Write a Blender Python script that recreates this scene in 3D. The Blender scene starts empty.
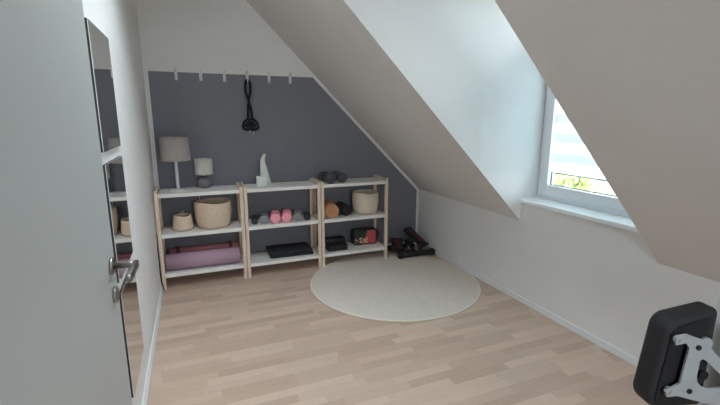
import bpy, bmesh, math, random
from math import sin, cos, pi, tan, atan2, sqrt, radians
from mathutils import Vector, Matrix, Euler

# ------------------------------------------------------------------ camera
scn = bpy.context.scene
COL = scn.collection
F = Vector((0.37144031, 0.90610125, -0.20251574))
R = Vector((0.92546974, -0.37881306, 0.00253701))
U = Vector((0.07441682, 0.18836454, 0.97927572))
cam_d = bpy.data.cameras.new('camera')
cam = bpy.data.objects.new('camera', cam_d)
COL.objects.link(cam)
cam_d.sensor_fit = 'HORIZONTAL'
cam_d.sensor_width = 36.0
cam_d.lens = 409.908 * 36.0 / 720.0
cam_d.clip_start = 0.02
cam_d.clip_end = 200
m3 = Matrix((R, U, -F)).transposed()
cam.matrix_world = Matrix.Translation((0.33529, 0.0, 1.49728)) @ m3.to_4x4()
scn.camera = cam

# ------------------------------------------------------------------ sky, exposure
world = bpy.data.worlds.new('overcast_sky')
scn.world = world
world.use_nodes = True
bg = world.node_tree.nodes['Background']
bg.inputs['Color'].default_value = (0.85, 0.93, 1.0, 1)
bg.inputs['Strength'].default_value = 16.0
scn.view_settings.view_transform = 'Standard'
scn.view_settings.look = 'None'
scn.view_settings.exposure = 0.25
scn.view_settings.gamma = 1.0
scn.view_settings.use_curve_mapping = False
scn.cycles.max_bounces = 10
scn.cycles.diffuse_bounces = 6
scn.cycles.transparent_max_bounces = 16


def portal(name, loc, rot, sx, sy):
    """marks a window opening for the sky sampler (gives no light of its own)"""
    l = bpy.data.lights.new(name, 'AREA')
    l.shape = 'RECTANGLE'
    l.size = sx
    l.size_y = sy
    l.cycles.is_portal = True
    o = bpy.data.objects.new(name, l)
    o.location = loc
    o.rotation_euler = rot
    COL.objects.link(o)


# room measures (metres)
D = 4.1526          # gable wall behind the shelves
W = 2.7871          # knee wall
ZK = 0.677          # knee wall height
TH = 0.7817         # pitch of the roof slope
TT = tan(TH)
Y0, Y1 = 2.5218, 1.4287   # dormer cheeks
ZC = 2.66           # flat ceiling
ZD = 2.42           # dormer ceiling
YF = -1.6           # gable wall behind the camera
XW = 2.945          # inner face of the dormer window frame
ZS = 0.862          # top of the sill

portal('dormer_window_portal', (3.07, (Y0 + Y1) / 2, (ZS + ZD) / 2), (0, radians(90), 0), ZD - ZS - .04, Y0 - Y1 - .04)
portal('fill_window_portal', (.95, YF - .14, 1.425), (radians(90), 0, 0), .86, .91)  # opening added behind the camera for fill daylight
SKX0, SKX1, SKY0, SKY1 = .25, .74, .8, 2.85   # skylight added to the flat ceiling, out of view, to light the floor
portal('fill_skylight_portal', ((SKX0 + SKX1) / 2, (SKY0 + SKY1) / 2, ZC + .16), (0, 0, 0), SKX1 - SKX0, SKY1 - SKY0)


# ------------------------------------------------------------------ materials
def newmat(name):
    m = bpy.data.materials.new(name)
    m.use_nodes = True
    return m, m.node_tree.nodes, m.node_tree.links, m.node_tree.nodes['Principled BSDF']


def srgb(r, g, b):
    f = lambda c: (c / 255 / 12.92) if c / 255 <= .04045 else ((c / 255 + .055) / 1.055) ** 2.4
    return (f(r), f(g), f(b), 1)


def mat(name, col, rough=.5, metal=0.0, var=.06, scale=30, bump=0.0, bscale=None, stretch=None, spec=.5):
    m, n, l, b = newmat(name)
    b.inputs['Roughness'].default_value = rough
    b.inputs['Metallic'].default_value = metal
    b.inputs['Specular IOR Level'].default_value = spec
    tc = n.new('ShaderNodeTexCoord')
    mp = n.new('ShaderNodeMapping')
    if stretch:
        mp.inputs['Scale'].default_value = stretch
    l.new(tc.outputs['Object'], mp.inputs['Vector'])
    nz = n.new('ShaderNodeTexNoise')
    nz.inputs['Scale'].default_value = scale
    nz.inputs['Detail'].default_value = 4
    l.new(mp.outputs['Vector'], nz.inputs['Vector'])
    cr = n.new('ShaderNodeValToRGB')
    cr.color_ramp.elements[0].position = .3
    cr.color_ramp.elements[1].position = .7
    cr.color_ramp.elements[0].color = tuple(max(0, c * (1 - var)) for c in col[:3]) + (1,)
    cr.color_ramp.elements[1].color = tuple(min(1, c * (1 + var)) for c in col[:3]) + (1,)
    l.new(nz.outputs['Fac'], cr.inputs['Fac'])
    l.new(cr.outputs['Color'], b.inputs['Base Color'])
    if bump:
        nb = n.new('ShaderNodeTexNoise')
        nb.inputs['Scale'].default_value = bscale or scale * 4
        nb.inputs['Detail'].default_value = 3
        l.new(mp.outputs['Vector'], nb.inputs['Vector'])
        bp = n.new('ShaderNodeBump')
        bp.inputs['Strength'].default_value = bump
        bp.inputs['Distance'].default_value = .004
        l.new(nb.outputs['Fac'], bp.inputs['Height'])
        l.new(bp.outputs['Normal'], b.inputs['Normal'])
    return m


def floor_material():
    """three-strip oak laminate, strips running from the left wall to the knee wall"""
    m, n, l, b = newmat('oak_laminate')
    tc = n.new('ShaderNodeTexCoord')
    sp = n.new('ShaderNodeSeparateXYZ')
    l.new(tc.outputs['Object'], sp.inputs[0])

    def math_(op, a, bb=None):
        k = n.new('ShaderNodeMath')
        k.operation = op
        for i, v in enumerate((a, bb)):
            if v is None:
                continue
            if isinstance(v, (int, float)):
                k.inputs[i].default_value = v
            else:
                l.new(v, k.inputs[i])
        return k.outputs[0]
    row = math_('FLOOR', math_('DIVIDE', sp.outputs['Y'], .064))
    wn = n.new('ShaderNodeTexWhiteNoise')
    wn.noise_dimensions = '1D'
    l.new(row, wn.inputs['W'])
    xo = math_('ADD', sp.outputs['X'], math_('MULTIPLY', wn.outputs['Value'], 3.1))
    xs = math_('DIVIDE', xo, .40)
    idx = math_('FLOOR', xs)
    cv = n.new('ShaderNodeCombineXYZ')
    l.new(row, cv.inputs[0])
    l.new(idx, cv.inputs[1])
    w2 = n.new('ShaderNodeTexWhiteNoise')
    w2.noise_dimensions = '2D'
    l.new(cv.outputs[0], w2.inputs['Vector'])
    # grain
    g = n.new('ShaderNodeCombineXYZ')
    l.new(math_('ADD', math_('MULTIPLY', xo, 5.0), math_('MULTIPLY', w2.outputs['Value'], 30.0)), g.inputs[0])
    l.new(math_('MULTIPLY', sp.outputs['Y'], 95.0), g.inputs[1])
    l.new(row, g.inputs[2])
    nz = n.new('ShaderNodeTexNoise')
    nz.inputs['Scale'].default_value = 1.0
    nz.inputs['Detail'].default_value = 5
    nz.inputs['Roughness'].default_value = .6
    l.new(g.outputs[0], nz.inputs['Vector'])
    t = math_('ADD', math_('MULTIPLY', w2.outputs['Value'], .62), math_('MULTIPLY', nz.outputs['Fac'], .38))
    cr = n.new('ShaderNodeValToRGB')
    e = cr.color_ramp.elements
    e[0].position = .08
    e[0].color = srgb(184, 157, 138)
    e[1].position = .95
    e[1].color = srgb(216, 192, 173)
    k = e.new(.5)
    k.color = srgb(201, 176, 157)
    l.new(t, cr.inputs['Fac'])
    # thin joints between strips
    fy = math_('FRACT', math_('DIVIDE', sp.outputs['Y'], .064))
    fx = math_('FRACT', xs)
    j = math_('MAXIMUM', math_('LESS_THAN', fy, .025), math_('LESS_THAN', fx, .005))
    mx = n.new('ShaderNodeMixRGB')
    mx.inputs['Color2'].default_value = srgb(160, 134, 116)
    l.new(math_('MULTIPLY', j, .45), mx.inputs['Fac'])
    l.new(cr.outputs['Color'], mx.inputs['Color1'])
    l.new(mx.outputs['Color'], b.inputs['Base Color'])
    b.inputs['Roughness'].default_value = .36
    return m


def glass_material():
    m, n, l, b = newmat('window_glass')
    n.remove(b)
    out = n['Material Output']
    tr = n.new('ShaderNodeBsdfTransparent')
    tr.inputs['Color'].default_value = (.95, .97, .97, 1)
    gl = n.new('ShaderNodeBsdfGlossy')
    gl.inputs['Roughness'].default_value = .02
    fr = n.new('ShaderNodeFresnel')
    fr.inputs['IOR'].default_value = 1.45
    mx = n.new('ShaderNodeMixShader')
    l.new(fr.outputs[0], mx.inputs['Fac'])
    l.new(tr.outputs[0], mx.inputs[1])
    l.new(gl.outputs[0], mx.inputs[2])
    l.new(mx.outputs[0], out.inputs['Surface'])
    return m


def blind_material():
    """day-and-night blind: opaque white bands alternating with sheer ones"""
    m, n, l, b = newmat('striped_blind_cloth')
    n.remove(b)
    out = n['Material Output']
    tc = n.new('ShaderNodeTexCoord')
    sp = n.new('ShaderNodeSeparateXYZ')
    l.new(tc.outputs['Object'], sp.inputs[0])
    a = n.new('ShaderNodeMath')
    a.operation = 'MULTIPLY_ADD'
    a.inputs[1].default_value = 1 / .150
    a.inputs[2].default_value = -1.086 / .150 + 10
    l.new(sp.outputs['Z'], a.inputs[0])
    fr = n.new('ShaderNodeMath')
    fr.operation = 'FRACT'
    l.new(a.outputs[0], fr.inputs[0])
    cr = n.new('ShaderNodeValToRGB')
    e = cr.color_ramp.elements
    e[0].position = .0
    e[0].color = (0, 0, 0, 1)
    e[1].position = .50
    e[1].color = (0, 0, 0, 1)
    for p_, v in ((.52, 1), (.97, 1), (.995, 0)):
        k = e.new(p_)
        k.color = (v, v, v, 1)
    l.new(fr.outputs[0], cr.inputs['Fac'])
    def cloth(tcol, dcol, f):
        t = n.new('ShaderNodeBsdfTranslucent')
        t.inputs['Color'].default_value = tcol
        d = n.new('ShaderNodeBsdfDiffuse')
        d.inputs['Color'].default_value = dcol
        x = n.new('ShaderNodeMixShader')
        x.inputs['Fac'].default_value = f
        l.new(t.outputs[0], x.inputs[1])
        l.new(d.outputs[0], x.inputs[2])
        return x.outputs[0]
    bright = cloth((.80, .90, .97, 1), (.85, .87, .88, 1), .24)
    dim = cloth((.63, .665, .74, 1), (.8, .82, .85, 1), .44)
    mx = n.new('ShaderNodeMixShader')
    l.new(cr.outputs['Color'], mx.inputs['Fac'])
    l.new(bright, mx.inputs[1])
    l.new(dim, mx.inputs[2])
    l.new(mx.outputs[0], out.inputs['Surface'])
    return m


def mirror_material():
    m, n, l, b = newmat('mirror_silver')
    b.inputs['Metallic'].default_value = 1
    b.inputs['Base Color'].default_value = (.80, .82, .82, 1)
    b.inputs['Roughness'].default_value = .015
    return m


def rug_material():
    m, n, l, b = newmat('flat_woven_rug')
    tc = n.new('ShaderNodeTexCoord')
    wv = []
    for rot in (0.5, 0.5 + pi / 2):
        mp = n.new('ShaderNodeMapping')
        mp.inputs['Rotation'].default_value = (0, 0, rot)
        l.new(tc.outputs['Object'], mp.inputs['Vector'])
        w = n.new('ShaderNodeTexWave')
        w.inputs['Scale'].default_value = 38
        w.inputs['Distortion'].default_value = 1.5
        w.inputs['Detail'].default_value = 2
        l.new(mp.outputs['Vector'], w.inputs['Vector'])
        wv.append(w)
    mu = n.new('ShaderNodeMath')
    mu.operation = 'MULTIPLY'
    l.new(wv[0].outputs['Fac'], mu.inputs[0])
    l.new(wv[1].outputs['Fac'], mu.inputs[1])
    nz = n.new('ShaderNodeTexNoise')
    nz.inputs['Scale'].default_value = 60
    nz.inputs['Detail'].default_value = 4
    l.new(tc.outputs['Object'], nz.inputs['Vector'])
    ad = n.new('ShaderNodeMath')
    ad.operation = 'MULTIPLY_ADD'
    ad.inputs[1].default_value = .5
    l.new(mu.outputs[0], ad.inputs[0])
    l.new(nz.outputs['Fac'], ad.inputs[2])
    cr = n.new('ShaderNodeValToRGB')
    cr.color_ramp.elements[0].position = .3
    cr.color_ramp.elements[0].color = srgb(208, 197, 186)
    cr.color_ramp.elements[1].position = .9
    cr.color_ramp.elements[1].color = srgb(230, 220, 210)
    l.new(ad.outputs[0], cr.inputs['Fac'])
    l.new(cr.outputs['Color'], b.inputs['Base Color'])
    b.inputs['Roughness'].default_value = .95
    b.inputs['Specular IOR Level'].default_value = .1
    bp = n.new('ShaderNodeBump')
    bp.inputs['Strength'].default_value = .4
    bp.inputs['Distance'].default_value = .003
    l.new(mu.outputs[0], bp.inputs['Height'])
    l.new(bp.outputs['Normal'], b.inputs['Normal'])
    return m


M = {}
M['wall'] = mat('white_plaster', srgb(230, 228, 226), .9, var=.02, scale=3, bump=.25, bscale=160, spec=.1)
M['accent'] = mat('slate_grey_paint', srgb(129, 130, 138), .85, var=.03, scale=4, bump=.2, bscale=160, spec=.15)
M['ceil'] = mat('ceiling_plaster', srgb(222, 217, 213), .92, var=.02, scale=3, bump=.25, bscale=160, spec=.1)
M['floor'] = floor_material()
M['trim'] = mat('white_lacquer', srgb(226, 228, 228), .4, var=.015, scale=8)
M['pvc'] = mat('white_window_plastic', srgb(240, 244, 248), .3, var=.01, scale=8)
M['sill'] = mat('white_window_board', srgb(243, 246, 247), .3, var=.01, scale=8)
M['gasket'] = mat('dark_rubber_seal', srgb(128, 132, 136), .6)
M['bar'] = mat('grey_blind_bar', srgb(190, 192, 196), .4)
M['glass'] = glass_material()
M['blind'] = blind_material()
M['mirror'] = mirror_material()
M['mirror_back'] = mat('dark_mirror_edge', srgb(26, 34, 32), .4)
M['door'] = mat('white_door_laminate', srgb(177, 178, 176), .45, var=.01, scale=5)
M['steel'] = mat('brushed_steel', srgb(150, 146, 140), .32, 1.0, var=.08, scale=60, stretch=(1, 12, 1))
M['pine'] = mat('pale_pine', srgb(230, 209, 188), .6, var=.07, scale=14, stretch=(5, 5, .6), bump=.08)
M['board'] = mat('white_shelf_board', srgb(236, 233, 228), .5, var=.015, scale=6)
M['shade_grey'] = mat('grey_linen_shade', srgb(172, 163, 157), .95, var=.12, scale=70, bump=.5, bscale=260, spec=.1)
M['shade_light'] = mat('pale_linen_shade', srgb(206, 200, 191), .95, var=.08, scale=70, bump=.4, bscale=260, spec=.1)
M['white_metal'] = mat('white_painted_metal', srgb(226, 223, 224), .4, var=.01)
M['grey_ceramic'] = mat('grey_textured_ceramic', srgb(122, 117, 122), .7, var=.16, scale=60, bump=.6, bscale=110)
M['jute'] = mat('beige_woven_basket', srgb(222, 200, 177), .95, var=.1, scale=60, bump=.7, bscale=170, stretch=(1, 1, 2.2), spec=.1)
M['cream'] = mat('cream_felt_basket', srgb(224, 209, 191), .95, var=.05, scale=50, bump=.4, bscale=190, spec=.1)
M['mauve'] = mat('mauve_foam_mat', srgb(180, 149, 166), .8, var=.04, scale=60, bump=.3, bscale=320)
M['rose'] = mat('dusty_red_foam_mat', srgb(200, 132, 138), .8, var=.05, scale=60, bump=.3, bscale=320)
M['mat_end'] = mat('mat_roll_end', srgb(120, 86, 102), .9)
M['strap'] = mat('dark_strap', srgb(96, 62, 68), .9)
M['stone'] = mat('pale_grey_stoneware', srgb(228, 232, 226), .7, var=.06, scale=40, bump=.3)
M['pink'] = mat('pink_vinyl', srgb(250, 160, 176), .5, var=.05, scale=50)
M['grey_vinyl'] = mat('grey_vinyl', srgb(140, 141, 144), .5, var=.07, scale=50)
M['black_vinyl'] = mat('black_vinyl', srgb(38, 40, 44), .35, var=.1, scale=50)
M['char_vinyl'] = mat('charcoal_vinyl', srgb(72, 73, 79), .42, var=.1, scale=50)
M['black'] = mat('black_plastic', srgb(27, 27, 30), .5, var=.15, scale=40, bump=.1)
M['black_foam'] = mat('black_foam', srgb(42, 42, 47), .85, var=.08, scale=60, bump=.3, bscale=300)
M['black_cord'] = mat('black_cord', srgb(19, 19, 22), .8, var=.2, scale=80)
M['cork'] = mat('cork', srgb(196, 146, 106), .9, var=.18, scale=70, bump=.3)
M['red'] = mat('dark_red_plastic', srgb(98, 32, 44), .55, var=.1, scale=40)
M['chrome'] = mat('chrome', srgb(190, 190, 192), .2, 1.0, var=.02)
M['rug'] = rug_material()
M['rug_edge'] = mat('pale_bound_rug_edge', srgb(236, 226, 211), .95, var=.06, scale=90, bump=.4, spec=.1)
M['padleather'] = mat('black_padded_vinyl', srgb(35, 33, 36), .7, var=.07, scale=60, bump=.25, bscale=240)
M['grey_steel'] = mat('grey_painted_steel', srgb(172, 174, 175), .45, .0, var=.03, scale=40)
M['tube_steel'] = mat('silver_painted_tube', srgb(206, 208, 210), .4, .0, var=.02, scale=20)
M['bolt'] = mat('dark_bolt', srgb(70, 68, 68), .4, .7)
M['hook'] = mat('white_hook', srgb(225, 224, 220), .5, var=.01)
M['leaf'] = mat('spring_green_leaves', srgb(150, 160, 98), .7, var=.1, scale=3)
M['bark'] = mat('bark', srgb(110, 92, 76), .9, var=.2, scale=8)
M['grass'] = mat('garden_lawn', srgb(112, 124, 78), .95, var=.2, scale=1.5)
M['render'] = mat('house_render', srgb(132, 130, 124), .9, var=.03, scale=2)
M['tile'] = mat('grey_roof_tiles', srgb(84, 86, 92), .8, var=.1, scale=6)


def printed_material():
    """pouch front: dark green and coral areas with pale sandy marks"""
    m, n, l, b = newmat('printed_cloth')
    tc = n.new('ShaderNodeTexCoord')
    sp = n.new('ShaderNodeSeparateXYZ')
    l.new(tc.outputs['Object'], sp.inputs[0])
    nz = n.new('ShaderNodeTexNoise')
    nz.inputs['Scale'].default_value = 22
    nz.inputs['Detail'].default_value = 3
    l.new(tc.outputs['Object'], nz.inputs['Vector'])

    def ma(op, a, bb):
        k = n.new('ShaderNodeMath')
        k.operation = op
        for i, v in enumerate((a, bb)):
            if isinstance(v, (int, float)):
                k.inputs[i].default_value = v
            else:
                l.new(v, k.inputs[i])
        return k.outputs[0]
    side = ma('ADD', ma('ADD', sp.outputs['X'], ma('MULTIPLY', sp.outputs['Z'], -.45)), ma('MULTIPLY', ma('SUBTRACT', nz.outputs['Fac'], .5), .05))
    cr = n.new('ShaderNodeValToRGB')
    e = cr.color_ramp.elements
    e[0].position = .475
    e[0].color = srgb(42, 58, 56)
    e[1].position = .50
    e[1].color = srgb(196, 84, 88)
    l.new(ma('ADD', side, .53), cr.inputs['Fac'])
    # sandy marks in the lower left
    z_ok = ma('MULTIPLY', ma('LESS_THAN', sp.outputs['Z'], .085), ma('GREATER_THAN', sp.outputs['Z'], .025))
    x_ok = ma('LESS_THAN', sp.outputs['X'], .03)
    n2 = n.new('ShaderNodeTexNoise')
    n2.inputs['Scale'].default_value = 34
    l.new(tc.outputs['Object'], n2.inputs['Vector'])
    f = ma('MULTIPLY', ma('MULTIPLY', z_ok, x_ok), ma('GREATER_THAN', n2.outputs['Fac'], .5))
    mx = n.new('ShaderNodeMixRGB')
    mx.inputs['Color2'].default_value = srgb(214, 176, 140)
    l.new(f, mx.inputs['Fac'])
    l.new(cr.outputs['Color'], mx.inputs['Color1'])
    l.new(mx.outputs['Color'], b.inputs['Base Color'])
    b.inputs['Roughness'].default_value = .8
    return m


M['print'] = printed_material()


# ------------------------------------------------------------------ mesh helpers
class MB:
    """collects shapes and links them as ONE mesh object"""

    def __init__(self):
        self.bm = bmesh.new()

    def _add(self, tmp, mtx=None, smooth=False, mi=0):
        if mtx is not None:
            tmp.transform(mtx)
        for f in tmp.faces:
            f.smooth = smooth
            f.material_index = mi
        me = bpy.data.meshes.new('tmp')
        tmp.to_mesh(me)
        tmp.free()
        self.bm.from_mesh(me)
        bpy.data.meshes.remove(me)
        return self

    def box(self, lo, hi, bev=0.0, seg=2, mtx=None, smooth=False, mi=0):
        t = bmesh.new()
        bmesh.ops.create_cube(t, size=1)
        for v in t.verts:
            v.co = Vector([(lo[i] + hi[i]) / 2 + v.co[i] * (hi[i] - lo[i]) for i in range(3)])
        if bev:
            bmesh.ops.bevel(t, geom=t.edges[:], offset=bev, segments=seg, affect='EDGES', profile=.5)
        return self._add(t, mtx, smooth, mi)

    def prism(self, poly, a0, a1, axis='y', bev=0.0, mtx=None, holes=None, mi=0):
        """extrude a polygon: axis y -> poly in xz, z -> xy, x -> yz"""
        t = bmesh.new()

        def P(u, v, w):
            return {'y': (u, w, v), 'z': (u, v, w), 'x': (w, u, v)}[axis]
        loops = []
        for pl in [poly] + (holes or []):
            vs = [t.verts.new(P(u, v, a0)) for u, v in pl]
            es = [t.edges.new((vs[i], vs[(i + 1) % len(vs)])) for i in range(len(vs))]
            loops.append((vs, es))
        if holes:
            bmesh.ops.triangle_fill(t, use_beauty=True, use_dissolve=False, edges=[e for _, es in loops for e in es])
        else:
            t.faces.new(loops[0][0])
        r = bmesh.ops.extrude_face_region(t, geom=t.faces[:])
        d = Vector(P(0, 0, a1)) - Vector(P(0, 0, a0))
        bmesh.ops.translate(t, verts=[g for g in r['geom'] if isinstance(g, bmesh.types.BMVert)], vec=d)
        bmesh.ops.recalc_face_normals(t, faces=t.faces[:])
        if bev:
            ed = [e for e in t.edges if len(e.link_faces) == 2 and e.calc_face_angle(0) > .5]
            bmesh.ops.bevel(t, geom=ed, offset=bev, segments=2, affect='EDGES', profile=.5)
        return self._add(t, mtx, False, mi)

    def lathe(self, prof, c=(0, 0, 0), n=40, mtx=None, smooth=True, wob=None, mi=0):
        """profile of (r, z), revolved about z; ends with r = 0 are closed"""
        t = bmesh.new()
        rings = []
        for k, (r, z) in enumerate(prof):
            if r < 1e-6:
                rings.append([t.verts.new((0, 0, z))])
            else:
                ring = []
                for i in range(n):
                    a = 2 * pi * i / n
                    rr, zz = (wob(a, r, z, k) if wob else (r, z))
                    ring.append(t.verts.new((rr * cos(a), rr * sin(a), zz)))
                rings.append(ring)
        for A, B in zip(rings[:-1], rings[1:]):
            for i in range(n):
                j = (i + 1) % n
                if len(A) == 1 and len(B) == 1:
                    continue
                if len(A) == 1:
                    t.faces.new((A[0], B[i], B[j]))
                elif len(B) == 1:
                    t.faces.new((A[i], A[j], B[0]))
                else:
                    t.faces.new((A[i], A[j], B[j], B[i]))
        bmesh.ops.recalc_face_normals(t, faces=t.faces[:])
        M_ = Matrix.Translation(c)
        if mtx is not None:
            M_ = M_ @ mtx
        return self._add(t, M_, smooth, mi)

    def tube(self, pts, r, n=10, closed=False, mtx=None, mi=0, sub=0):
        pts = [Vector(p) for p in pts]
        if sub:
            out = []
            N = len(pts)
            for i in range(N if closed else N - 1):
                p0 = pts[(i - 1) % N] if (closed or i > 0) else pts[i]
                p1, p2 = pts[i], pts[(i + 1) % N]
                p3 = pts[(i + 2) % N] if (closed or i + 2 < N) else p2
                for s in range(sub):
                    u = s / sub
                    out.append(.5 * ((2 * p1) + (p2 - p0) * u + (2 * p0 - 5 * p1 + 4 * p2 - p3) * u * u + (3 * p1 - p0 - 3 * p2 + p3) * u ** 3))
            if not closed:
                out.append(pts[-1])
            pts = out
        t = bmesh.new()
        N = len(pts)
        rings = []
        prev = None
        for i, p in enumerate(pts):
            if closed:
                d = pts[(i + 1) % N] - pts[i - 1]
            else:
                d = pts[min(i + 1, N - 1)] - pts[max(i - 1, 0)]
            d.normalize()
            if prev is None:
                a = d.orthogonal().normalized()
            else:
                a = (prev - d * prev.dot(d))
                a = a.normalized() if a.length > 1e-6 else d.orthogonal().normalized()
            prev = a
            b = d.cross(a)
            rr = r[i] if isinstance(r, (list, tuple)) else r
            rings.append([t.verts.new(p + (a * cos(2 * pi * k / n) + b * sin(2 * pi * k / n)) * rr) for k in range(n)])
        for i in range(N if closed else N - 1):
            A, B = rings[i], rings[(i + 1) % N]
            for k in range(n):
                t.faces.new((A[k], A[(k + 1) % n], B[(k + 1) % n], B[k]))
        if not closed:
            t.faces.new(rings[0][::-1])
            t.faces.new(rings[-1])
        bmesh.ops.recalc_face_normals(t, faces=t.faces[:])
        return self._add(t, mtx, True, mi)

    def cyl(self, a, b, r, n=24, bev=.0, mtx=None, mi=0):
        """solid cylinder from a to b with softened rims"""
        a, b = Vector(a), Vector(b)
        L = (b - a).length
        q = (b - a).to_track_quat('Z', 'Y').to_matrix().to_4x4()
        e = bev or min(r, L) * .06
        prof = [(0, 0), (r - e, 0), (r, e), (r, L - e), (r - e, L), (0, L)]
        M_ = Matrix.Translation(a) @ q
        if mtx is not None:
            M_ = mtx @ M_
        t = MB()
        t.lathe(prof, n=n, smooth=False)
        for f in t.bm.faces:
            f.smooth = abs(f.normal.z) < .3
        return self._add(t.bm, M_, None, mi) if False else self._raw(t.bm, M_, mi)

    def _raw(self, tmp, mtx, mi=0):
        tmp.transform(mtx)
        for f in tmp.faces:
            f.material_index = mi
        me = bpy.data.meshes.new('tmp')
        tmp.to_mesh(me)
        tmp.free()
        self.bm.from_mesh(me)
        bpy.data.meshes.remove(me)
        return self

    def hexhead(self, y0, y1, r, bev=.006, mtx=None, n=6):
        """prism with n flats along y, rounded rims"""
        poly = [(r * cos(2 * pi * (i + .5) / n + pi / 2), r * sin(2 * pi * (i + .5) / n + pi / 2)) for i in range(n)]
        return self.prism(poly, y0, y1, 'y', bev=bev, mtx=mtx)

    def build(self, name, material, parent=None, loc=None):
        me = bpy.data.meshes.new(name)
        self.bm.to_mesh(me)
        self.bm.free()
        for m in (material if isinstance(material, (list, tuple)) else [material]):
            me.materials.append(m)
        o = bpy.data.objects.new(name, me)
        COL.objects.link(o)
        if parent:
            o.parent = parent
        if loc:
            o.location = loc
        return o


def thing(name, label, cat, loc=(0, 0, 0), rz=0.0, group=None):
    o = bpy.data.objects.new(name, None)
    o.empty_display_size = .05
    COL.objects.link(o)
    o.location = loc
    o.rotation_euler = (0, 0, rz)
    o['label'] = label
    o['category'] = cat
    if group:
        o['group'] = group
    return o


def tag(o, label, cat, group=None):
    o['label'] = label
    o['category'] = cat
    if group:
        o['group'] = group
    return o


def struct(o):
    o['kind'] = 'structure'
    return o


def dup(root, loc, rz=None, label=None):
    r = root.copy()
    COL.objects.link(r)
    r.location = loc
    if rz is not None:
        r.rotation_euler = (0, 0, rz)
    if label:
        r['label'] = label
    for ch in list(root.children):
        c = ch.copy()
        COL.objects.link(c)
        c.parent = r
        for g in list(ch.children):
            d = g.copy()
            COL.objects.link(d)
            d.parent = c
    return r


def RX(a): return Matrix.Rotation(a, 4, 'X')
def RY(a): return Matrix.Rotation(a, 4, 'Y')
def RZ(a): return Matrix.Rotation(a, 4, 'Z')
def T(x, y, z): return Matrix.Translation((x, y, z))


# ------------------------------------------------------------------ the room
struct(MB().box((-.12, YF - .12, -.12), (W + .16, D + .12, 0)).build('floor', M['floor']))

# left wall with the doorway beside the camera
DY0, DY1, DZ = -.38, .50, 2.03
b = MB()
b.box((-.12, YF - .12, 0), (0, DY0, ZC + .1)).box((-.12, DY1, 0), (0, D + .12, ZC + .1)).box((-.12, DY0, DZ), (0, DY1, ZC + .1))
struct(b.build('wall_left', M['wall']))
b = MB()
b.box((-.13, DY0 - .06, 0), (.012, DY0 + .02, DZ + .06), .003).box((-.13, DY1 - .02, 0), (.012, DY1 + .03, DZ + .06), .003)
b.box((-.13, DY0 - .06, DZ - .02), (.012, DY1 + .03, DZ + .06), .003)
struct(b.build('trim_1', M['trim']))
# the hall on the other side of the doorway
b = MB()
b.box((-1.5, -1.2, -.12), (-.12, 1.2, 0)).box((-1.5, -1.2, 2.5), (-.12, 1.2, 2.6)).box((-1.6, -1.2, -.12), (-1.5, 1.2, 2.6))
b.box((-1.5, -1.3, -.12), (-.12, -1.2, 2.6)).box((-1.5, 1.2, -.12), (-.12, 1.3, 2.6))
struct(b.build('wall_hall', M['wall']))

# gable wall behind the shelves: white plaster with the slate-grey painted field
XG0, XG1, XG2, ZG, ZG2 = .0362, 1.5197, 2.7593, 1.8924, .6646
b = MB()
bm = b.bm
zt_ = ZC + .1
front = {}


def gv(x, z):
    k = (round(x, 4), round(z, 4))
    if k not in front:
        front[k] = bm.verts.new((x, D, z))
    return front[k]


def gface(pts, mi):
    f = bm.faces.new([gv(*p) for p in pts])
    f.material_index = mi


gface([(XG0, 0), (XG2, 0), (XG2, ZG2), (XG1, ZG), (XG0, ZG)], 1)
gface([(-.12, 0), (XG0, 0), (XG0, ZG), (XG0, zt_), (-.12, zt_)], 0)
gface([(XG0, ZG), (XG1, ZG), (XG1, zt_), (XG0, zt_)], 0)
gface([(XG1, ZG), (XG2, ZG2), (XG2, zt_), (XG1, zt_)], 0)
gface([(XG2, 0), (W + .16, 0), (W + .16, zt_), (XG2, zt_), (XG2, ZG2)], 0)
bmesh.ops.recalc_face_normals(bm, faces=bm.faces[:])
for f in bm.faces:
    if f.normal.y > 0:
        f.normal_flip()
b.box((-.12, D + .001, 0), (W + .16, D + .12, zt_))
struct(b.build('wall_back', [M['wall'], M['accent']]))

# gable wall behind the camera, with a window added for fill light
b = MB()
gx0, gx1, gz0, gz1 = .50, 1.40, .95, 1.90
b.box((-.12, YF - .12, 0), (gx0, YF, zt_)).box((gx1, YF - .12, 0), (W + .16, YF, zt_))
b.box((gx0, YF - .12, 0), (gx1, YF, gz0)).box((gx0, YF - .12, gz1), (gx1, YF, zt_))
struct(b.build('wall_front', M['wall']))
w2 = MB()
for lo, hi in (((gx0, YF - .09, gz0), (gx0 + .07, YF - .03, gz1)), ((gx1 - .07, YF - .09, gz0), (gx1, YF - .03, gz1)),
               ((gx0, YF - .09, gz0), (gx1, YF - .03, gz0 + .07)), ((gx0, YF - .09, gz1 - .07), (gx1, YF - .03, gz1))):
    w2.box(lo, hi, .004)
w2o = struct(w2.build('fill_window', M['pvc']))
MB().box((gx0 + .06, YF - .064, gz0 + .06), (gx1 - .06, YF - .058, gz1 - .06)).build('window_pane', M['glass'], w2o)

# knee wall, raised under the dormer window
b = MB()
b.box((W, YF - .12, 0), (W + .16, D + .12, ZK))
b.box((W, Y1, ZK), (3.06, Y0, ZS - .03)).box((W + .16, Y1, 0), (3.06, Y0, ZK))
struct(b.build('wall_right', M['wall']))

# flat ceiling strip and the roof slope with the dormer cut out of it
XC = W - (ZC - ZK) / TT
b = MB()
b.box((-.12, YF - .12, ZC), (XC + .02, SKY0, ZC + .12)).box((-.12, SKY1, ZC), (XC + .02, D + .12, ZC + .12))
b.box((-.12, SKY0, ZC), (SKX0, SKY1, ZC + .12)).box((SKX1, SKY0, ZC), (XC + .02, SKY1, ZC + .12))
struct(b.build('ceiling', M['ceil']))
NX, NZ = sin(TH) * .14, cos(TH) * .14


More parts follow.
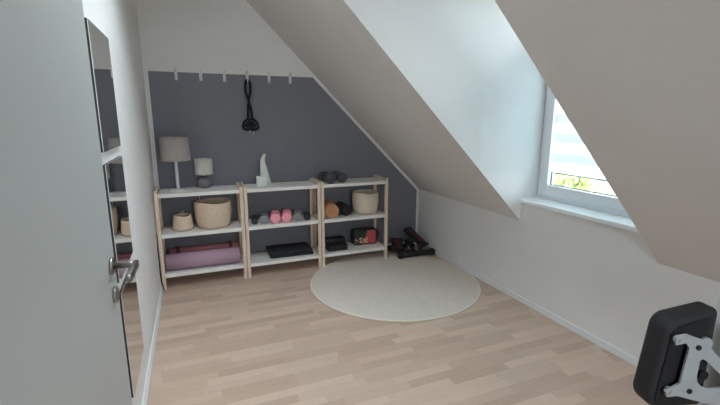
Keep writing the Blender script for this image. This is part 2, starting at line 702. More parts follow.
def slope_poly(xa, xb):
    za, zb = ZK + (W - xa) * TT, ZK + (W - xb) * TT
    return [(xa, za), (xb, zb), (xb + NX, zb + NZ), (xa + NX, za + NZ)]


XD = W - (ZD - ZK) / TT
b = MB()
b.prism(slope_poly(XC, W), Y0 + .0008, D + .12)
b.prism(slope_poly(XC, W), YF - .12, Y1 - .0008)
b.prism(slope_poly(XC, XD), Y1 - .0008, Y0 + .0008)
struct(b.build('ceiling_slope', M['ceil']))

b = MB()
b.box((SKX0, SKY0, ZC + .06), (SKX0 + .05, SKY1, ZC + .14), .004).box((SKX1 - .05, SKY0, ZC + .06), (SKX1, SKY1, ZC + .14), .004)
b.box((SKX0 + .05, SKY0, ZC + .06), (SKX1 - .05, SKY0 + .05, ZC + .14), .004).box((SKX0 + .05, SKY1 - .05, ZC + .06), (SKX1 - .05, SKY1, ZC + .14), .004)
rw = struct(b.build('fill_skylight', M['pvc']))  # added ceiling opening, unseen, brings daylight down to the floor
MB().box((SKX0 + .045, SKY0 + .045, ZC + .10), (SKX1 - .045, SKY1 - .045, ZC + .106)).build('window_pane', M['glass'], rw)

# dormer cheeks and dormer ceiling
cheek = [(W, ZK), (3.08, ZK), (3.08, ZD + .1), (XD - .1, ZD + .1)]
struct(MB().prism(cheek, Y0, Y0 + .1).build('wall_dormer_far', M['wall']))
struct(MB().prism(cheek, Y1 - .1, Y1).build('wall_dormer_near', M['wall']))
struct(MB().box((XD - .02, Y1, ZD), (3.08, Y0, ZD + .1)).build('ceiling_dormer', M['wall']))

# window sill
struct(MB().box((2.752, Y1, ZS - .03), (3.0, Y0, ZS), .006, 3).build('trim_2', M['sill']))

ZTR = 2.08         # transom bar under a clear fanlight, added unseen to let in more light
# dormer window: outer frame, sash, pane, blind
XO = 3.02
b = MB()
fw = .05
for lo, hi in (((XW, Y1, ZS), (XO, Y1 + fw, ZD)), ((XW, Y0 - fw, ZS), (XO, Y0, ZD)), ((XW, Y1 + fw, ZS), (XO, Y0 - fw, ZS + fw)), ((XW, Y1 + fw, ZD - fw), (XO, Y0 - fw, ZD)),
               ((XW, Y1 + fw, ZTR - .03), (XO, Y0 - fw, ZTR + .03))):
    b.box(lo, hi, .004)
win = struct(b.build('window_1', M['pvc']))
b = MB()
ZT2 = ZTR + .02
s0, s1 = fw - .012, fw + .055
for lo, hi in (((XW - .014, Y1 + s0, ZS + s0), (XO - .01, Y1 + s1, ZT2 - s0)), ((XW - .014, Y0 - s1, ZS + s0), (XO - .01, Y0 - s0, ZT2 - s0)),
               ((XW - .014, Y1 + s1, ZS + s0), (XO - .01, Y0 - s1, ZS + s1 + .012)), ((XW - .014, Y1 + s1, ZT2 - s1), (XO - .01, Y0 - s1, ZT2 - s0))):
    b.box(lo, hi, .005)
sash = b.build('window_sash', M['pvc'], win)
MB().box((XW + .03, Y1 + s1 - .01, ZS + s1), (XW + .036, Y0 - s1 + .01, ZT2 - s1 + .01)).build('window_pane', M['glass'], win)
MB().box((XW + .03, Y1 + fw - .01, ZTR + .02), (XW + .036, Y0 - fw + .01, ZD - fw + .01)).build('fill_fanlight_pane', M['glass'], win)  # added clear pane above the blind, out of view, brightens the room
gy0, gy1 = Y1 + s1, Y0 - s1
b = MB()
gz = ZS + s1 + .012
for lo, hi in (((XW + .022, gy0, gz), (XW + .032, gy0 + .006, ZT2 - s1)), ((XW + .022, gy1 - .006, gz), (XW + .032, gy1, ZT2 - s1)), ((XW + .022, gy0, gz), (XW + .032, gy1, gz + .006))):
    b.box(lo, hi)
b.build('window_seal', M['gasket'], win)
ZB = 1.083
bl = thing('roller_blind', 'white banded roller blind drawn down over the dormer window', 'blind')
MB().box((XW + .006, gy0 + .012, ZB), (XW + .0075, gy1 - .012, ZT2 - s1 - .03)).build('blind_cloth', M['blind'], bl)
MB().box((XW + .001, gy0 + .01, ZB - .009), (XW + .012, gy1 - .01, ZB + .002), .003).build('bottom_bar', M['bar'], bl)['label'] = 'thin grey bottom bar of the blind'
MB().cyl((XW + .008, gy0 + .01, ZT2 - s1 - .025), (XW + .008, gy1 - .01, ZT2 - s1 - .025), .018).build('roller_tube', M['pvc'], bl)
MB().tube([(XW + .006, gy1 - .028, gz + .002), (XW + .006, gy1 - .028, ZB - .01)], .0022, 6).build('guide_wire', M['gasket'], bl)
MB().tube([(XW + .006, gy0 + .028, gz + .002), (XW + .006, gy0 + .028, ZB - .01)], .0022, 6).build('guide_wire', M['gasket'], bl)

# baseboards
def skirt(sgn):
    return [(0, 0), (sgn * .016, 0), (sgn * .016, .018), (sgn * .012, .020), (sgn * .012, .040), (sgn * .006, .048), (0, .048)]


struct(MB().prism([(W + u, z) for u, z in skirt(-1)], YF, D).build('baseboard_right', M['trim']))
struct(MB().prism(skirt(1), DY1 + .035, D).build('baseboard_left', M['trim']))
struct(MB().prism([(D + u, z) for u, z in skirt(-1)], .017, W - .017, 'x').build('baseboard_back', M['trim']))
b = MB()
b.box((W - .0175, 1.648, 0), (W - .001, 1.652, .049), .001)
struct(b.build('trim_3', M['trim']))

# ------------------------------------------------------------------ door, standing open against the left wall
hx, hy, ex, ey = .058, .535, .0895, 1.409
DW = sqrt((ex - hx) ** 2 + (ey - hy) ** 2)
dr = bpy.data.objects.new('door_1', None)
COL.objects.link(dr)
struct(dr)
dr.location = (hx, hy, .008)
dr.rotation_euler = (0, 0, atan2(ey - hy, ex - hx))   # local x runs from the hinge to the free edge, -y faces the room
MB().box((0, 0, 0), (DW, .040, 2.0), .0025, 2).build('door_leaf', M['door'], dr)
hxx = DW - .058
b = MB()
b.cyl((hxx, 0, 1.054), (hxx, -.009, 1.054), .026, 32, .002)
rose = b.build('handle_rose', M['steel'], dr)
b = MB()
b.tube([(hxx, -.004, 1.054), (hxx, -.052, 1.054), (hxx - .003, -.062, 1.054)], [.0095, .0095, .010], 16)
b.box((hxx - .130, -.0745, 1.041), (hxx + .012, -.0595, 1.065), .006, 3, smooth=True)
b.build('door_handle', M['steel'], dr)
b = MB()
b.cyl((hxx, 0, .964), (hxx, -.009, .964), .026, 32, .002)
esc = b.build('keyhole_plate', M['steel'], dr)
b = MB()
b.prism([(hxx + .004 * cos(a), .968 + .004 * sin(a)) for a in [pi * 2 * i / 12 for i in range(12)]], -.0094, -.0088)
b.box((hxx - .0018, -.0094, .956), (hxx + .0018, -.0088, .968))
b.build('keyhole', M['gasket'], esc)
for hz_ in (.25, 1.75):
    MB().cyl((-.006, .0, hz_ - .045), (-.006, .0, hz_ + .045), .007, 16).build('hinge', M['steel'], dr)

# ------------------------------------------------------------------ mirrors
ZT, ML, MG, MW = 1.861, .502, .051, .445
mk = thing('wall_mirror', 'topmost of the three frameless mirrors on the left wall', 'mirror', (.0005, 1.905, ZT - ML), 0, 'mirrors on the left wall')
MB().box((0, 0, 0), (.0095, MW, ML)).build('backing', M['mirror_back'], mk)['label'] = 'dark edge of the mirror'
MB().box((.0095, .0005, .0005), (.0120, MW - .0005, ML - .0005)).build('mirror_glass', M['mirror'], mk)
for k, lb in ((1, 'middle one of the three frameless mirrors on the left wall'), (2, 'lowest of the three frameless mirrors, below the door handle')):
    dup(mk, (.0005, 1.905, ZT - ML - k * (ML + MG)), 0, lb)

# ------------------------------------------------------------------ rug
rc, rr_ = (1.995, 3.203), .777
rug = thing('round_rug', 'large round beige flat-woven rug with a pale bound edge lying on the wood floor', 'rug', (rc[0], rc[1], 0))
MB().lathe([(0, .001), (rr_ - .008, .001), (rr_ - .006, .010), (rr_ - .010, .011), (0, .011)], n=128, smooth=False).build('rug_field', M['rug'], rug)
MB().tube([((rr_ - .007) * cos(2 * pi * i / 128), (rr_ - .007) * sin(2 * pi * i / 128), .0075) for i in range(128)], .0068, 10, closed=True).build('bound_edge', M['rug_edge'], rug)

# ------------------------------------------------------------------ shelf units
SY, SD, SH, SW, PITCH = 3.799, .320, .880, .729, .735
PW = .0295
ZT1, ZM1, ZB1 = .855, .498, .138
su = thing('shelf_unit', 'low pine shelf unit nearest the left wall, holding two lamps, baskets and rolled mats', 'shelf', (.0126, SY, 0), 0, 'three low pine shelf units along the grey wall')
for x in (0, SW - PW):
    for y in (0, SD - PW):
        MB().box((x, y, 0), (x + PW, y + PW, SH), .0025).build('post', M['pine'], su)
    for z in (SH - .036, ZM1 - .034, ZB1 - .034):
        MB().box((x + .003, PW, z), (x + PW - .003, SD - PW, z + .034), .002).build('side_rail', M['pine'], su)
for z in (ZT1, ZM1, ZB1):
    MB().box((PW, .001, z - .032), (SW - PW, SD - .001, z), .003).build('shelf_board', M['board'], su)
dup(su, (.0126 + PITCH, SY, 0), 0, 'middle pine shelf unit holding a pale figurine and the row with pink dumbbells')
dup(su, (.0126 + 2 * PITCH, SY, 0), 0, 'right pine shelf unit by the rug edge, holding a cream basket and printed pouch')

# ------------------------------------------------------------------ lamps
def shell(prof_out, th):
    inn = [(max(r - th, 1e-3), z) for r, z in prof_out[::-1]]
    return prof_out + inn + [prof_out[0]]


lp = thing('table_lamp', 'tall table lamp with grey linen drum shade on a slim white stem', 'lamp', (.202, 3.955, ZT1))
MB().lathe([(0, 0), (.066, 0), (.068, .003), (.066, .010), (.030, .016), (.014, .022), (0, .022)], n=48).build('lamp_base', M['white_metal'], lp)
MB().cyl((0, 0, .018), (-.004, 0, .41), .0135, 20).build('stem', M['white_metal'], lp)
MB().lathe(shell([(.121, .270), (.119, .474)], .0025), n=56).build('lamp_shade', M['shade_grey'], lp)
b = MB()
for a in range(3):
    b.tube([(-.004, 0, .41), (.117 * cos(a * 2.094 + .5), .117 * sin(a * 2.094 + .5), .41)], .0015, 6)
b.cyl((-.004, 0, .395), (-.004, 0, .43), .016, 16)
b.build('shade_carrier', M['white_metal'], lp)
MB().tube([(.05, .03, .006), (.085, .055, .003), (.12, .035, .003), (.16, .065, .003), (.17, .16, .003), (.172, .175, -.01), (.172, .182, -.30)], .0028, 8, sub=6).build('lamp_cord', M['white_metal'], lp)

lp = thing('table_lamp', 'small table lamp with pale drum shade on round grey ceramic base', 'lamp', (.428, 4.035, ZT1))
MB().lathe([(0, 0), (.036, 0), (.050, .010), (.062, .032), (.066, .052), (.062, .074), (.046, .096), (.024, .108), (.012, .112), (0, .112)], n=48).build('lamp_base', M['grey_ceramic'], lp)
MB().cyl((0, 0, .11), (0, 0, .16), .009, 16).build('stem', M['white_metal'], lp)
MB().lathe(shell([(.080, .130), (.078, .270)], .0025), n=48).build('lamp_shade', M['shade_light'], lp)
b = MB()
for a in range(3):
    b.tube([(0, 0, .155), (.0765 * cos(a * 2.094), .0765 * sin(a * 2.094), .155)], .0015, 6)
b.build('shade_carrier', M['white_metal'], lp)

# black power cable hanging beside the left post
cb = MB().tube([(.05, 4.125, .20), (.04, 4.136, .30), (.020, 4.132, .40), (.006, 4.08, .44), (.006, 3.95, .44), (.0055, 3.84, .42), (.0048, 3.790, .37), (.0052, 3.790, .25), (.0055, 3.789, .12), (.0205, 3.786, .020), (.0210, 3.775, .006)], .0042, 8, sub=8).build('power_cable', M['black_cord'])
tag(cb, 'black power cable hanging down between the left wall and the first shelf post', 'cable')


# ------------------------------------------------------------------ baskets
def basket(name, label, loc, r0, r1, h, material, dip=None, belly=0.0, group=None, tab=False, wobble=.004):
    bk = thing(name, label, 'basket', loc, 0, group)
    out = []
    for i in range(13):
        t_ = i / 12
        out.append((r0 + (r1 - r0) * t_ + belly * sin(pi * t_) - (.018 * (1 - t_ / .12) ** 2 if t_ < .12 else 0), .001 + (h - .001) * t_))
    prof = [(0, .001)] + out + [(r1 - .004, h + .003), (r1 - .009, h)] + [(r - .009, max(z, .010)) for r, z in out[::-1][1:-1]] + [(0, .010)]

    def wob(a, r, z, k):
        zz = z
        t_ = z / h
        if t_ > .6:
            zz = z + (t_ - .6) / .4 * (wobble * sin(2 * a + .6) + wobble * .6 * sin(3 * a + 2))
            if dip:
                da = (a - dip[0] + pi) % (2 * pi) - pi
                zz -= (t_ - .6) / .4 * dip[1] * math.exp(-(da / dip[2]) ** 2)
        return r * (1 + .012 * sin(2 * a + 1)), zz
    MB().lathe(prof, n=64, wob=wob).build('basket_body', material, bk)
    if tab:
        MB().tube([(-.012, r1 - .008, h - .004), (-.010, r1 - .006, h + .012), (0, r1 - .004, h + .020), (.010, r1 - .006, h + .012), (.012, r1 - .008, h - .004)], .005, 8, sub=4).build('loop_handle', material, bk)
    return bk


basket('storage_basket', 'small beige woven basket with a loop tab, left of the big basket', (.216, 3.936, ZM1), .090, .074, .136, M['jute'], tab=True)
basket('storage_basket', 'large round beige woven basket beside the small basket in the left shelf unit', (.482, 3.962, ZM1), .138, .160, .242, M['jute'], belly=.010, wobble=.005)
basket('storage_basket', 'cream felt basket with a dipped rim in the right shelf unit', (2.020, 3.962, ZM1), .122, .134, .228, M['cream'], belly=.012, dip=(-pi / 2 - .1, .008, .42), wobble=.002)


# ------------------------------------------------------------------ rolled mats
def mat_roll(name, label, a, c, r, body, end, straps, spiral_dir=1):
    a, c = Vector(a), Vector(c)
    L = (c - a).length
    rt = thing(name, label, 'mat', a, 0)
    rt.rotation_euler = (c - a).to_track_quat('X', 'Z').to_euler()
    poly = []
    n = 110
    turns = 4
    th = r / (turns + 1.2)
    outer = []
    inner = []
    for i in range(n + 1):
        ang = 2 * pi * turns * i / n
        rad = r - th * (turns - i / n * turns)
        outer.append((rad * cos(ang + .4), rad * sin(ang + .4)))
        ri = rad - th * .86
        inner.append((ri * cos(ang + .4), ri * sin(ang + .4)))
    poly = outer + inner[::-1]
    bmx = MB()
    t = bmesh.new()
    vs0 = [t.verts.new((0, u, v)) for u, v in outer]
    vs1 = [t.verts.new((0, u, v)) for u, v in inner]
    we0 = [t.verts.new((L, u, v)) for u, v in outer]
    we1 = [t.verts.new((L, u, v)) for u, v in inner]
    for i in range(n):
        t.faces.new((vs0[i], vs0[i + 1], we0[i + 1], we0[i]))
        t.faces.new((vs1[i], we1[i], we1[i + 1], vs1[i + 1]))
        t.faces.new((vs0[i], vs1[i], vs1[i + 1], vs0[i + 1]))
        t.faces.new((we0[i], we0[i + 1], we1[i + 1], we1[i]))
    t.faces.new((vs0[0], we0[0], we1[0], vs1[0]))
    t.faces.new((vs0[-1], vs1[-1], we1[-1], we0[-1]))
    bmesh.ops.recalc_face_normals(t, faces=t.faces[:])
    for f in t.faces:
        f.smooth = abs(f.normal.x) < .5
    bmx._raw(t, Matrix.Identity(4))
    bmx.build('rolled_sheet', body, rt)
    for s in straps:
        st = MB()
        st.lathe(shell([(r + .0025, s - .016), (r + .0025, s + .016)], .0022), n=48, mtx=RY(pi / 2))
        st.build('strap', M['strap'], rt)
    return rt


mat_roll('rolled_mat', 'thick mauve exercise mat rolled up in front of the dusty red roll', (.052, 3.900, ZB1 + .084), (.690, 3.889, ZB1 + .084), .083, M['mauve'], M['mat_end'], [])
mat_roll('rolled_mat', 'dusty red mat roll with two dark straps lying behind the mauve roll', (.075, 4.0675, ZB1 + .0835), (.695, 4.0675, ZB1 + .0835), .0815, M['rose'], M['mat_end'], [.075, .545])

# ------------------------------------------------------------------ figurine
fg = thing('figurine', 'pale stoneware figurine, slim tapering figure leaning over a square block', 'figurine', (.996, 4.030, ZT1), radians(-6))
b = MB()
t = bmesh.new()
sec = [(.000, -.056, .046, .036), (.05, -.056, .036, .035), (.12, -.056, .020, .031), (.19, -.055, .002, .027), (.235, -.052, -.006, .023), (.262, -.044, -.006, .019), (.280, -.032, -.004, .014)]
rings = []
for z, xa, xb, hyv in sec:
    cx_, rx_ = (xa + xb) / 2, (xb - xa) / 2
    rings.append([t.verts.new((cx_ + rx_ * (abs(cos(a)) ** .7) * (1 if cos(a) >= 0 else -1), hyv * (abs(sin(a)) ** .7) * (1 if sin(a) >= 0 else -1), z)) for a in [2 * pi * i / 24 for i in range(24)]])
for A, B in zip(rings[:-1], rings[1:]):
    for i in range(24):
        t.faces.new((A[i], A[(i + 1) % 24], B[(i + 1) % 24], B[i]))
t.faces.new(rings[0][::-1])
t.faces.new(rings[-1])
bmesh.ops.recalc_face_normals(t, faces=t.faces[:])
b._add(t, None, True)
b.build('figure', M['stone'], fg)
MB().lathe([(0, -.019), (.011, -.015), (.0175, -.004), (.0175, .005), (.011, .015), (0, .019)], c=(-.012, -.003, .283), n=20).build('head', M['stone'], fg)
MB().box((-.098, -.085, 0), (-.004, -.036, .092), .004).build('block', M['stone'], fg)


# ------------------------------------------------------------------ dumbbells
def dumbbell(label, loc, rz, r, hw, gap, body, grip, group, n=6):
    d = thing('dumbbell', label, 'dumbbell', loc, rz, group)
    cz = r * cos(pi / n)
    for s in (-1, 1):
        y0, y1 = s * (gap / 2), s * (gap / 2 + hw)
        b = MB()
        b.hexhead(min(y0, y1), max(y0, y1), r, r * .16, mtx=T(0, 0, cz), n=n)
        hd = b.build('weight_head', body, d)
        b = MB()
        yy = s * (gap / 2 + hw)
        b.cyl((0, yy - s * .001, cz), (0, yy + s * .0012, cz), r * .42, 20, .0008)
        b.build('end_cap', body, hd)
    MB().lathe([(0, -gap / 2 - .004), (.012, -gap / 2 - .004), (.0125, -gap / 4), (.0145, 0), (.0125, gap / 4), (.012, gap / 2 + .004), (0, gap / 2 + .004)], n=20, mtx=T(0, 0, cz) @ RX(pi / 2)).build('grip', grip, d)
    return d


G = 'dumbbells in the row on the middle shelf unit'
dumbbell('small black dumbbell at the left end of the row, next to the shelf post', (.853, 3.955, ZM1), radians(-7.5), .032, .036, .085, M['black_vinyl'], M['black_vinyl'], G, 8)
dumbbell('grey dumbbell left of the two pink dumbbells', (.944, 3.950, ZM1), radians(-8.8), .046, .046, .085, M['grey_vinyl'], M['grey_vinyl'], G)
dumbbell('left one of the two pink dumbbells', (1.052, 3.942, ZM1), radians(-10.3), .054, .052, .085, M['pink'], M['pink'], G)
dumbbell('right one of the two pink dumbbells', (1.164, 3.940, ZM1), radians(-11.9), .054, .052, .085, M['pink'], M['pink'], G)
dumbbell('grey dumbbell right of the two pink dumbbells', (1.272, 3.935, ZM1), radians(-13.4), .046, .046, .085, M['grey_vinyl'], M['grey_vinyl'], G)
dumbbell('small black dumbbell at the right end of the row', (1.366, 3.930, ZM1), radians(-14.7), .033, .036, .085, M['black_vinyl'], M['black_vinyl'], G, 8)
G2 = 'charcoal dumbbells on top of the right shelf unit'
dumbbell('left charcoal dumbbell on top of the right shelf unit, beside the corner post', (1.585, 3.925, ZT1), radians(4), .056, .060, .095, M['char_vinyl'], M['chrome'], G2, 8)
dumbbell('right charcoal dumbbell on top of the right shelf unit', (1.722, 3.955, ZT1), radians(2), .052, .058, .095, M['char_vinyl'], M['chrome'], G2, 8)

# folded black mat on the lowest board of the middle unit
fm = thing('folded_mat', 'flat black foam mat folded in layers on the lowest board of the middle shelf unit', 'mat', (1.195, 3.985, ZB1), radians(-2))
for k in range(2):
    MB().box((-.215 - .006 * k, -.125, .001 + .031 * k), (.218 - .010 * k, .135, .030 + .031 * k), .008, 3, mtx=RZ(.012 * k)).build('mat_layer', M['black_foam'], fm)
b = MB()
b.tube([(-.16, -.127, .004), (-.16, -.130, .030), (-.16, -.127, .058), (-.16, 0, .0635), (-.16, .134, .058)], .0025, 6)
b.build('strap', M['black_cord'], fm)

# rollers beside the cream basket
def roller(label, loc, rz, r, L, body, core, cf=.47):
    o = thing('massage_roller', label, 'roller', loc, rz)
    MB().lathe(shell([(r - .003, -L / 2), (r, -L / 2 + .003), (r, L / 2 - .003), (r - .003, L / 2)], r * (1.02 - cf)), n=40, mtx=T(0, 0, r) @ RX(pi / 2)).build('roller_body', body, o)
    b = MB()
    b.cyl((0, -L / 2 + .0015, r), (0, L / 2 - .0015, r), r * cf, 28, .001)
    b.build('roller_core', core, o)
    return o


roller('orange-brown cork massage roller lying end-on beside the black roller', (1.618, 3.944, ZM1), radians(-8), .073, .22, M['cork'], M['cork'], .96)
roller('black foam roller lying between the cork roller and the cream basket', (1.778, 3.985, ZM1), radians(4), .059, .20, M['black_foam'], M['black'])

# black tray-like box on the lowest board of the right unit
tb = thing('storage_tray', 'low black box with a raised back part, left of the printed pouch', 'box', (1.672, 3.935, ZB1))
b = MB()
b.box((-.105, -.085, .002), (.105, .010, .050), .010, 3).box((-.108, -.088, .050), (.108, .012, .062), .004, 2)
b.build('tray_body', M['black'], tb)
MB().box((-.112, .012, .002), (.118, .115, .108), .012, 3).build('raised_back', M['black'], tb)
MB().tube([(-.09, .03, .106), (-.06, .05, .118), (.05, .05, .118), (.085, .03, .106)], .006, 8, sub=4).build('tray_handle', M['black_cord'], tb)

# printed pouch
pc = thing('pouch', 'black zipped pouch with a coral and dark green printed front on the lowest board', 'pouch', (2.020, 3.985, ZB1), radians(-4))
def rrect(w, h, r, z0=0.0, n=6):
    out = []
    for cx_, cz_, a0 in ((w / 2 - r, h - r, 0), (-w / 2 + r, h - r, pi / 2), (-w / 2 + r, r, pi), (w / 2 - r, r, 1.5 * pi)):
        for i in range(n + 1):
            a = a0 + (pi / 2) * i / n
            out.append((cx_ + r * cos(a), z0 + cz_ + r * sin(a)))
    return out


MB().prism(rrect(.270, .176, .028, .001), -.035, .045, 'y', bev=.007).build('pouch_body', M['black'], pc)
MB().prism(rrect(.240, .146, .016, .016), -.0365, -.034, 'y').build('printed_front', M['print'], pc)['label'] = 'coral and green printed cloth front'
MB().tube([(.132, .012, .155), (.158, .010, .135), (.162, .008, .07), (.134, .008, .035)], .007, 8, sub=5).build('carry_loop', M['black_cord'], pc)
MB().tube([(-.11, .005, .1785), (.11, .005, .1785)], .003, 6).build('zip', M['bolt'], pc)

# ------------------------------------------------------------------ stepper on the floor
st = thing('mini_stepper', 'black mini stepper with dark red treads in the corner right of the shelves', 'stepper', (2.545, 3.88, 0))
b = MB()
b.cyl((-.21, -.150, .044), (.195, -.150, .044), .030, 20)
fb = b.build('front_bar', M['black'], st)
for x in (-.212, .185):
    b = MB()
    b.box((x - .022, -.182, .0125), (x + .026, -.118, .074), .012, 3)
    b.build('rubber_foot', M['black_foam'], fb)
b = MB()
b.cyl((-.20, .130, .045), (.10, .130, .045), .024, 20)
rb = b.build('rear_bar', M['black'], st)
for x in (-.20, .09):
    MB().box((x - .022, .10, .0125), (x + .022, .160, .072), .012, 3).build('rubber_foot', M['black_foam'], rb)
MB().box((-.05, -.15, .030), (.01, .13, .070), .008).build('spine', M['black'], st)
MB().box((-.055, -.03, .06), (.015, .05, .155), .010).build('pivot_tower', M['black'], st)


def pedal(loc, rot, L):
    mtx = T(*loc) @ rot
    p = MB().box((-.062, -L / 2, -.026), (.062, L / 2, .012), .012, 3, mtx=mtx).build('pedal', M['black'], st)
    q = MB()
    q.box((-.026, -L * .36, .0115), (.026, L * .34, .0145), .003, 2, mtx=mtx)
    q.build('red_tread', M['red'], p)
    q = MB()
    q.box((-.060, -L / 2 - .002, -.012), (.060, -L / 2 + .016, .030), .006, 2, mtx=mtx)
    q.build('toe_stop', M['black'], p)
    return p


# raised right pedal: steeply tilted toward the room; left pedal pressed down
pedal((.085, .040, .170), RZ(radians(26)) @ RX(radians(33)), .30)
pedal((-.150, .045, .112), RZ(radians(-24)) @ RX(radians(8)), .28)
for x, top in ((.050, (.085, -.03, .115)), (-.075, (-.115, -.01, .090))):
    c_ = MB().cyl((x, -.140, .055), top, .019, 16).build('damper', M['black'], st)
    b = MB()
    b.cyl(tuple((x, -.14, .055)[i] * .62 + top[i] * .38 for i in range(3)), tuple((x, -.14, .055)[i] * .30 + top[i] * .70 for i in range(3)), .0205, 16)
    b.build('damper_sleeve', M['red'], c_)
b = MB()
b.tube([(-.085, -.085, .125), (-.060, -.115, .060)], .006, 10)
b.build('strut', M['chrome'], st)
MB().box((-.055, -.085, .150), (.020, -.035, .168), .006, 2).build('counter_display', M['black_vinyl'], st)
MB().tube([(-.03, -.06, .150), (-.025, -.02, .12)], .008, 8).build('display_neck', M['black'], st)

# ------------------------------------------------------------------ wall hooks and the rope
HX0, HDX, HZ = .259, .2059, 1.822
hk = thing('wall_hook', 'x', 'hook', (HX0, D, HZ), 0, 'six white wall hooks in a row above the shelves')
MB().box((-.013, -.009, .0), (.013, 0, .100), .003, 2).build('back_plate', M['hook'], hk)
b = MB()
b.tube([(0, -.006, .082), (0, -.030, .082), (0, -.046, .088), (0, -.052, .100)], [.009, .008, .008, .010], 12)
b.build('peg', M['hook'], hk)
b = MB()
b.tube([(0, -.006, .014), (0, -.026, .012), (0, -.036, .018), (0, -.040, .028)], [.008, .007, .007, .008], 12)
b.build('peg', M['hook'], hk)
names = ['leftmost of the six white wall hooks, above the tall lamp', 'second white wall hook from the left, above the small lamp', 'third white wall hook from the left, just before the rope hook',
         'white wall hook holding the black rope', 'empty white wall hook just right of the hook with the rope', 'rightmost of the six white wall hooks, next to the sloping ceiling']
hk['label'] = names[0]
for k in range(1, 6):
    dup(hk, (HX0 + k * HDX, D, HZ), 0, names[k])
hxr = HX0 + 3 * HDX
rp = thing('skipping_rope', 'black rope bundle with loop and hanging coils on the fourth wall hook', 'rope', (hxr, D - .026, HZ))
b = MB()
b.tube([(-.022, 0, -.02), (-.013, 0, .012), (0, -.004, .0225), (.013, 0, .012), (.022, 0, -.02), (.020, 0, -.08), (.004, -.004, -.15), (-.006, -.002, -.22), (-.010, 0, -.29), (-.014, 0, -.335)], .0115, 10, sub=6)
b.tube([(-.022, 0, -.02), (-.022, .002, -.08), (-.006, .006, -.15), (.012, .004, -.22), (.022, 0, -.29), (.026, 0, -.335)], .0115, 10, sub=6)
b.build('rope_loop', M['black_cord'], rp)
b = MB()
arc = lambda r, z, y: [(r * cos(a) + .006, y, z + r * .95 * sin(a)) for a in [pi * i / 12 for i in range(13)]]
b.tube([(-.066, -.006, -.425)] + arc(.070, -.405, -.006)[::-1] + [(.078, -.006, -.425)], .011, 10)
b.tube(arc(.046, -.415, .006), .011, 10)
b.tube(arc(.026, -.42, -.012), .010, 10)
b.tube([(-.068, -.006, -.425), (-.03, -.014, -.440), (.01, -.014, -.436), (.05, -.012, -.438), (.080, -.006, -.424)], .012, 10, sub=5)
b.build('rope_coil', M['black_cord'], rp)
for x, z0 in ((-.004, -.35), (.032, -.36)):
    g_ = MB().cyl((x, -.012, z0), (x - .002, -.014, z0 - .095), .013, 14).build('handle_grip', M['black'], rp)
    b = MB()
    b.tube([(x - .002, -.014, z0 - .094), (x - .003, -.014, z0 - .125)], .0055, 10)
    b.build('handle_tip', M['white_metal'], g_)

# ------------------------------------------------------------------ exercise machine at the right edge
P0 = Vector((1.4241, .53106, .93249))
na = atan2(-.25, .968)
em = thing('exercise_machine', 'silver exercise machine post with a black pad on a grey bracket, at right edge', 'exercise machine', (P0.x, P0.y, 0), na)
# local: x along the pad, -y toward the camera, z up
zc = P0.z
def pad_outline(x0, x1, z0, z1, r):
    out = [(x1, z0 - .004), (x1, z1 + .018)]
    for cx_, cz_, a0 in ((x0 + .006 + r, z1 - r, pi / 2), (x0 - .012 + r, z0 + r, pi)):
        out += [(cx_ + r * cos(a0 + pi / 2 * i / 8), cz_ + r * sin(a0 + pi / 2 * i / 8)) for i in range(9)]
    return out


pad = MB()
pad.prism(pad_outline(-.079, .070, -.150, .098, .042), .004, .064, 'y', mtx=T(0, 0, zc))
pd = pad.build('pad', M['padleather'], em)
mod = pd.modifiers.new('soft_edge', 'BEVEL')
mod.width = .016
mod.segments = 4
mod.limit_method = 'ANGLE'
mod.angle_limit = radians(50)
for p_ in pd.data.polygons:
    p_.use_smooth = True
MB().prism(pad_outline(-.064, .038, -.136, .078, .028), .000, .006, 'y', mtx=T(0, 0, zc)).build('pad_backing', M['black'], pd)['label'] = 'flat black back plate of the pad'

outer = [(-.0522, .0336), (-.0556, .0526), (-.045, .0590), (-.0278, .0602), (-.011, .053), (.0141, .0436), (.037, .0267), (.0895, -.0278), (.150, -.085), (.150, -.090),
         (.150, -.150), (.112, -.1449), (.0475, -.130), (-.0042, -.1119), (-.0254, -.105), (-.053, -.1054), (-.0597, -.0889), (-.0345, -.0756), (-.0236, -.0703), (-.0148, .0232), (-.0258, .0369)]
hole = [(.021, -.0127), (.0283, -.0094), (.0371, -.014), (.0978, -.066), (.103, -.080), (.102, -.094), (.0605, -.0925), (.0391, -.0865), (.0243, -.0716), (.0199, -.057)]
br = MB()
br.prism(outer, -.014, -.009, 'y', mtx=T(-.006, 0, zc + .005), holes=[hole])
bro = br.build('bracket', M['grey_steel'], em)
for (u, v) in ((-.0478, .0491), (-.0494, -.0871)):
    b = MB()
    b.cyl((u, -.0015, zc + v), (u, -.0095, zc + v), .010, 16)
    b.build('spacer', M['grey_steel'], bro)
    MB().cyl((u, -.0135, zc + v), (u, -.0165, zc + v), .0055, 14).build('screw', M['grey_steel'], bro)
for (u, v) in ((.0018, .0287), (-.0016, -.0885)):
    MB().cyl((u, -.0135, zc + v), (u, -.0185, zc + v), .0068, 6).build('bolt', M['bolt'], bro)
MB().cyl((.030, -.0088, zc + .030), (.030, -.0002, zc + .030), .018, 18).build('clamp_knob', M['grey_steel'], em)
MB().cyl((.040, -.009, zc - .055), (.040, -.0002, zc - .055), .013, 18).build('clamp_knob', M['black'], em)
TX, TY, TR = .144, .027, .040
po = MB().cyl((TX, TY, .032), (TX, TY, 1.35), TR, 40, .004).build('post', M['tube_steel'], em)
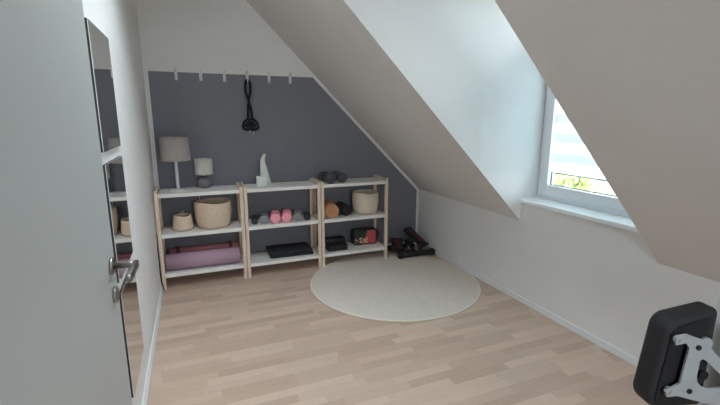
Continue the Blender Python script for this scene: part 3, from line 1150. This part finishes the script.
MB().cyl((TX, TY, 1.35), (TX, TY, 1.362), TR + .001, 28).build('end_cap', M['black'], po)
MB().box((-.20, TY - .025, .002), (.40, TY + .025, .034), .008, 2).build('foot_bar', M['tube_steel'], em)
MB().box((TX - .029, TY, .002), (TX + .029, .34, .032), .008, 2).build('base_beam', M['tube_steel'], em)
MB().box((-.12, .31, .002), (.32, .36, .034), .008, 2).build('foot_bar', M['tube_steel'], em)

# ------------------------------------------------------------------ outdoors, seen under the blind
struct(MB().box((3.4, -30, -3.3), (70, 60, -3.0)).build('ground_lawn', M['grass']))
random.seed(4)


def tree(loc, h, r, label):
    t_ = thing('garden_tree', label, 'tree', loc, 0, 'trees outside the dormer window')
    MB().tube([(0, 0, 0), (.1, 0, h * .5), (.0, .1, h * .8)], [.16, .11, .05], 8).build('trunk', M['bark'], t_)
    bm = bmesh.new()
    for i in range(1100):
        a, c_ = random.uniform(0, 2 * pi), random.uniform(-1, 1)
        q = r * random.uniform(.55, 1.0) * (1 + .18 * sin(3 * a))
        s_ = sqrt(1 - c_ * c_)
        p = Vector((q * s_ * cos(a), q * s_ * sin(a), h * .68 + q * .85 * c_))
        e = Euler((random.uniform(0, 6), random.uniform(0, 6), random.uniform(0, 6))).to_matrix()
        w = random.uniform(.10, .22)
        vs = [bm.verts.new(p + e @ Vector(v)) for v in ((-w, 0, 0), (0, -w * .5, 0), (w, 0, 0), (0, w * .5, .03))]
        bm.faces.new(vs)
    me = bpy.data.meshes.new('crown')
    bm.to_mesh(me)
    bm.free()
    me.materials.append(M['leaf'])
    o = bpy.data.objects.new('crown', me)
    COL.objects.link(o)
    o.parent = t_


tree((13.0, 11.2, -3), 3.4, 1.25, 'yellow-green garden tree seen through the gap under the blind')
hs = thing('house', 'pale house with grey roof far outside the dormer window', 'house', (26, 21, -3), radians(-40))
MB().box((-5, -4, 0), (5, 4, 2.6)).build('house_wall', M['render'], hs)
MB().prism([(-4.5, 2.6), (4.5, 2.6), (0, 5.2)], -5.4, 5.4, 'x').build('house_roof', M['tile'], hs)
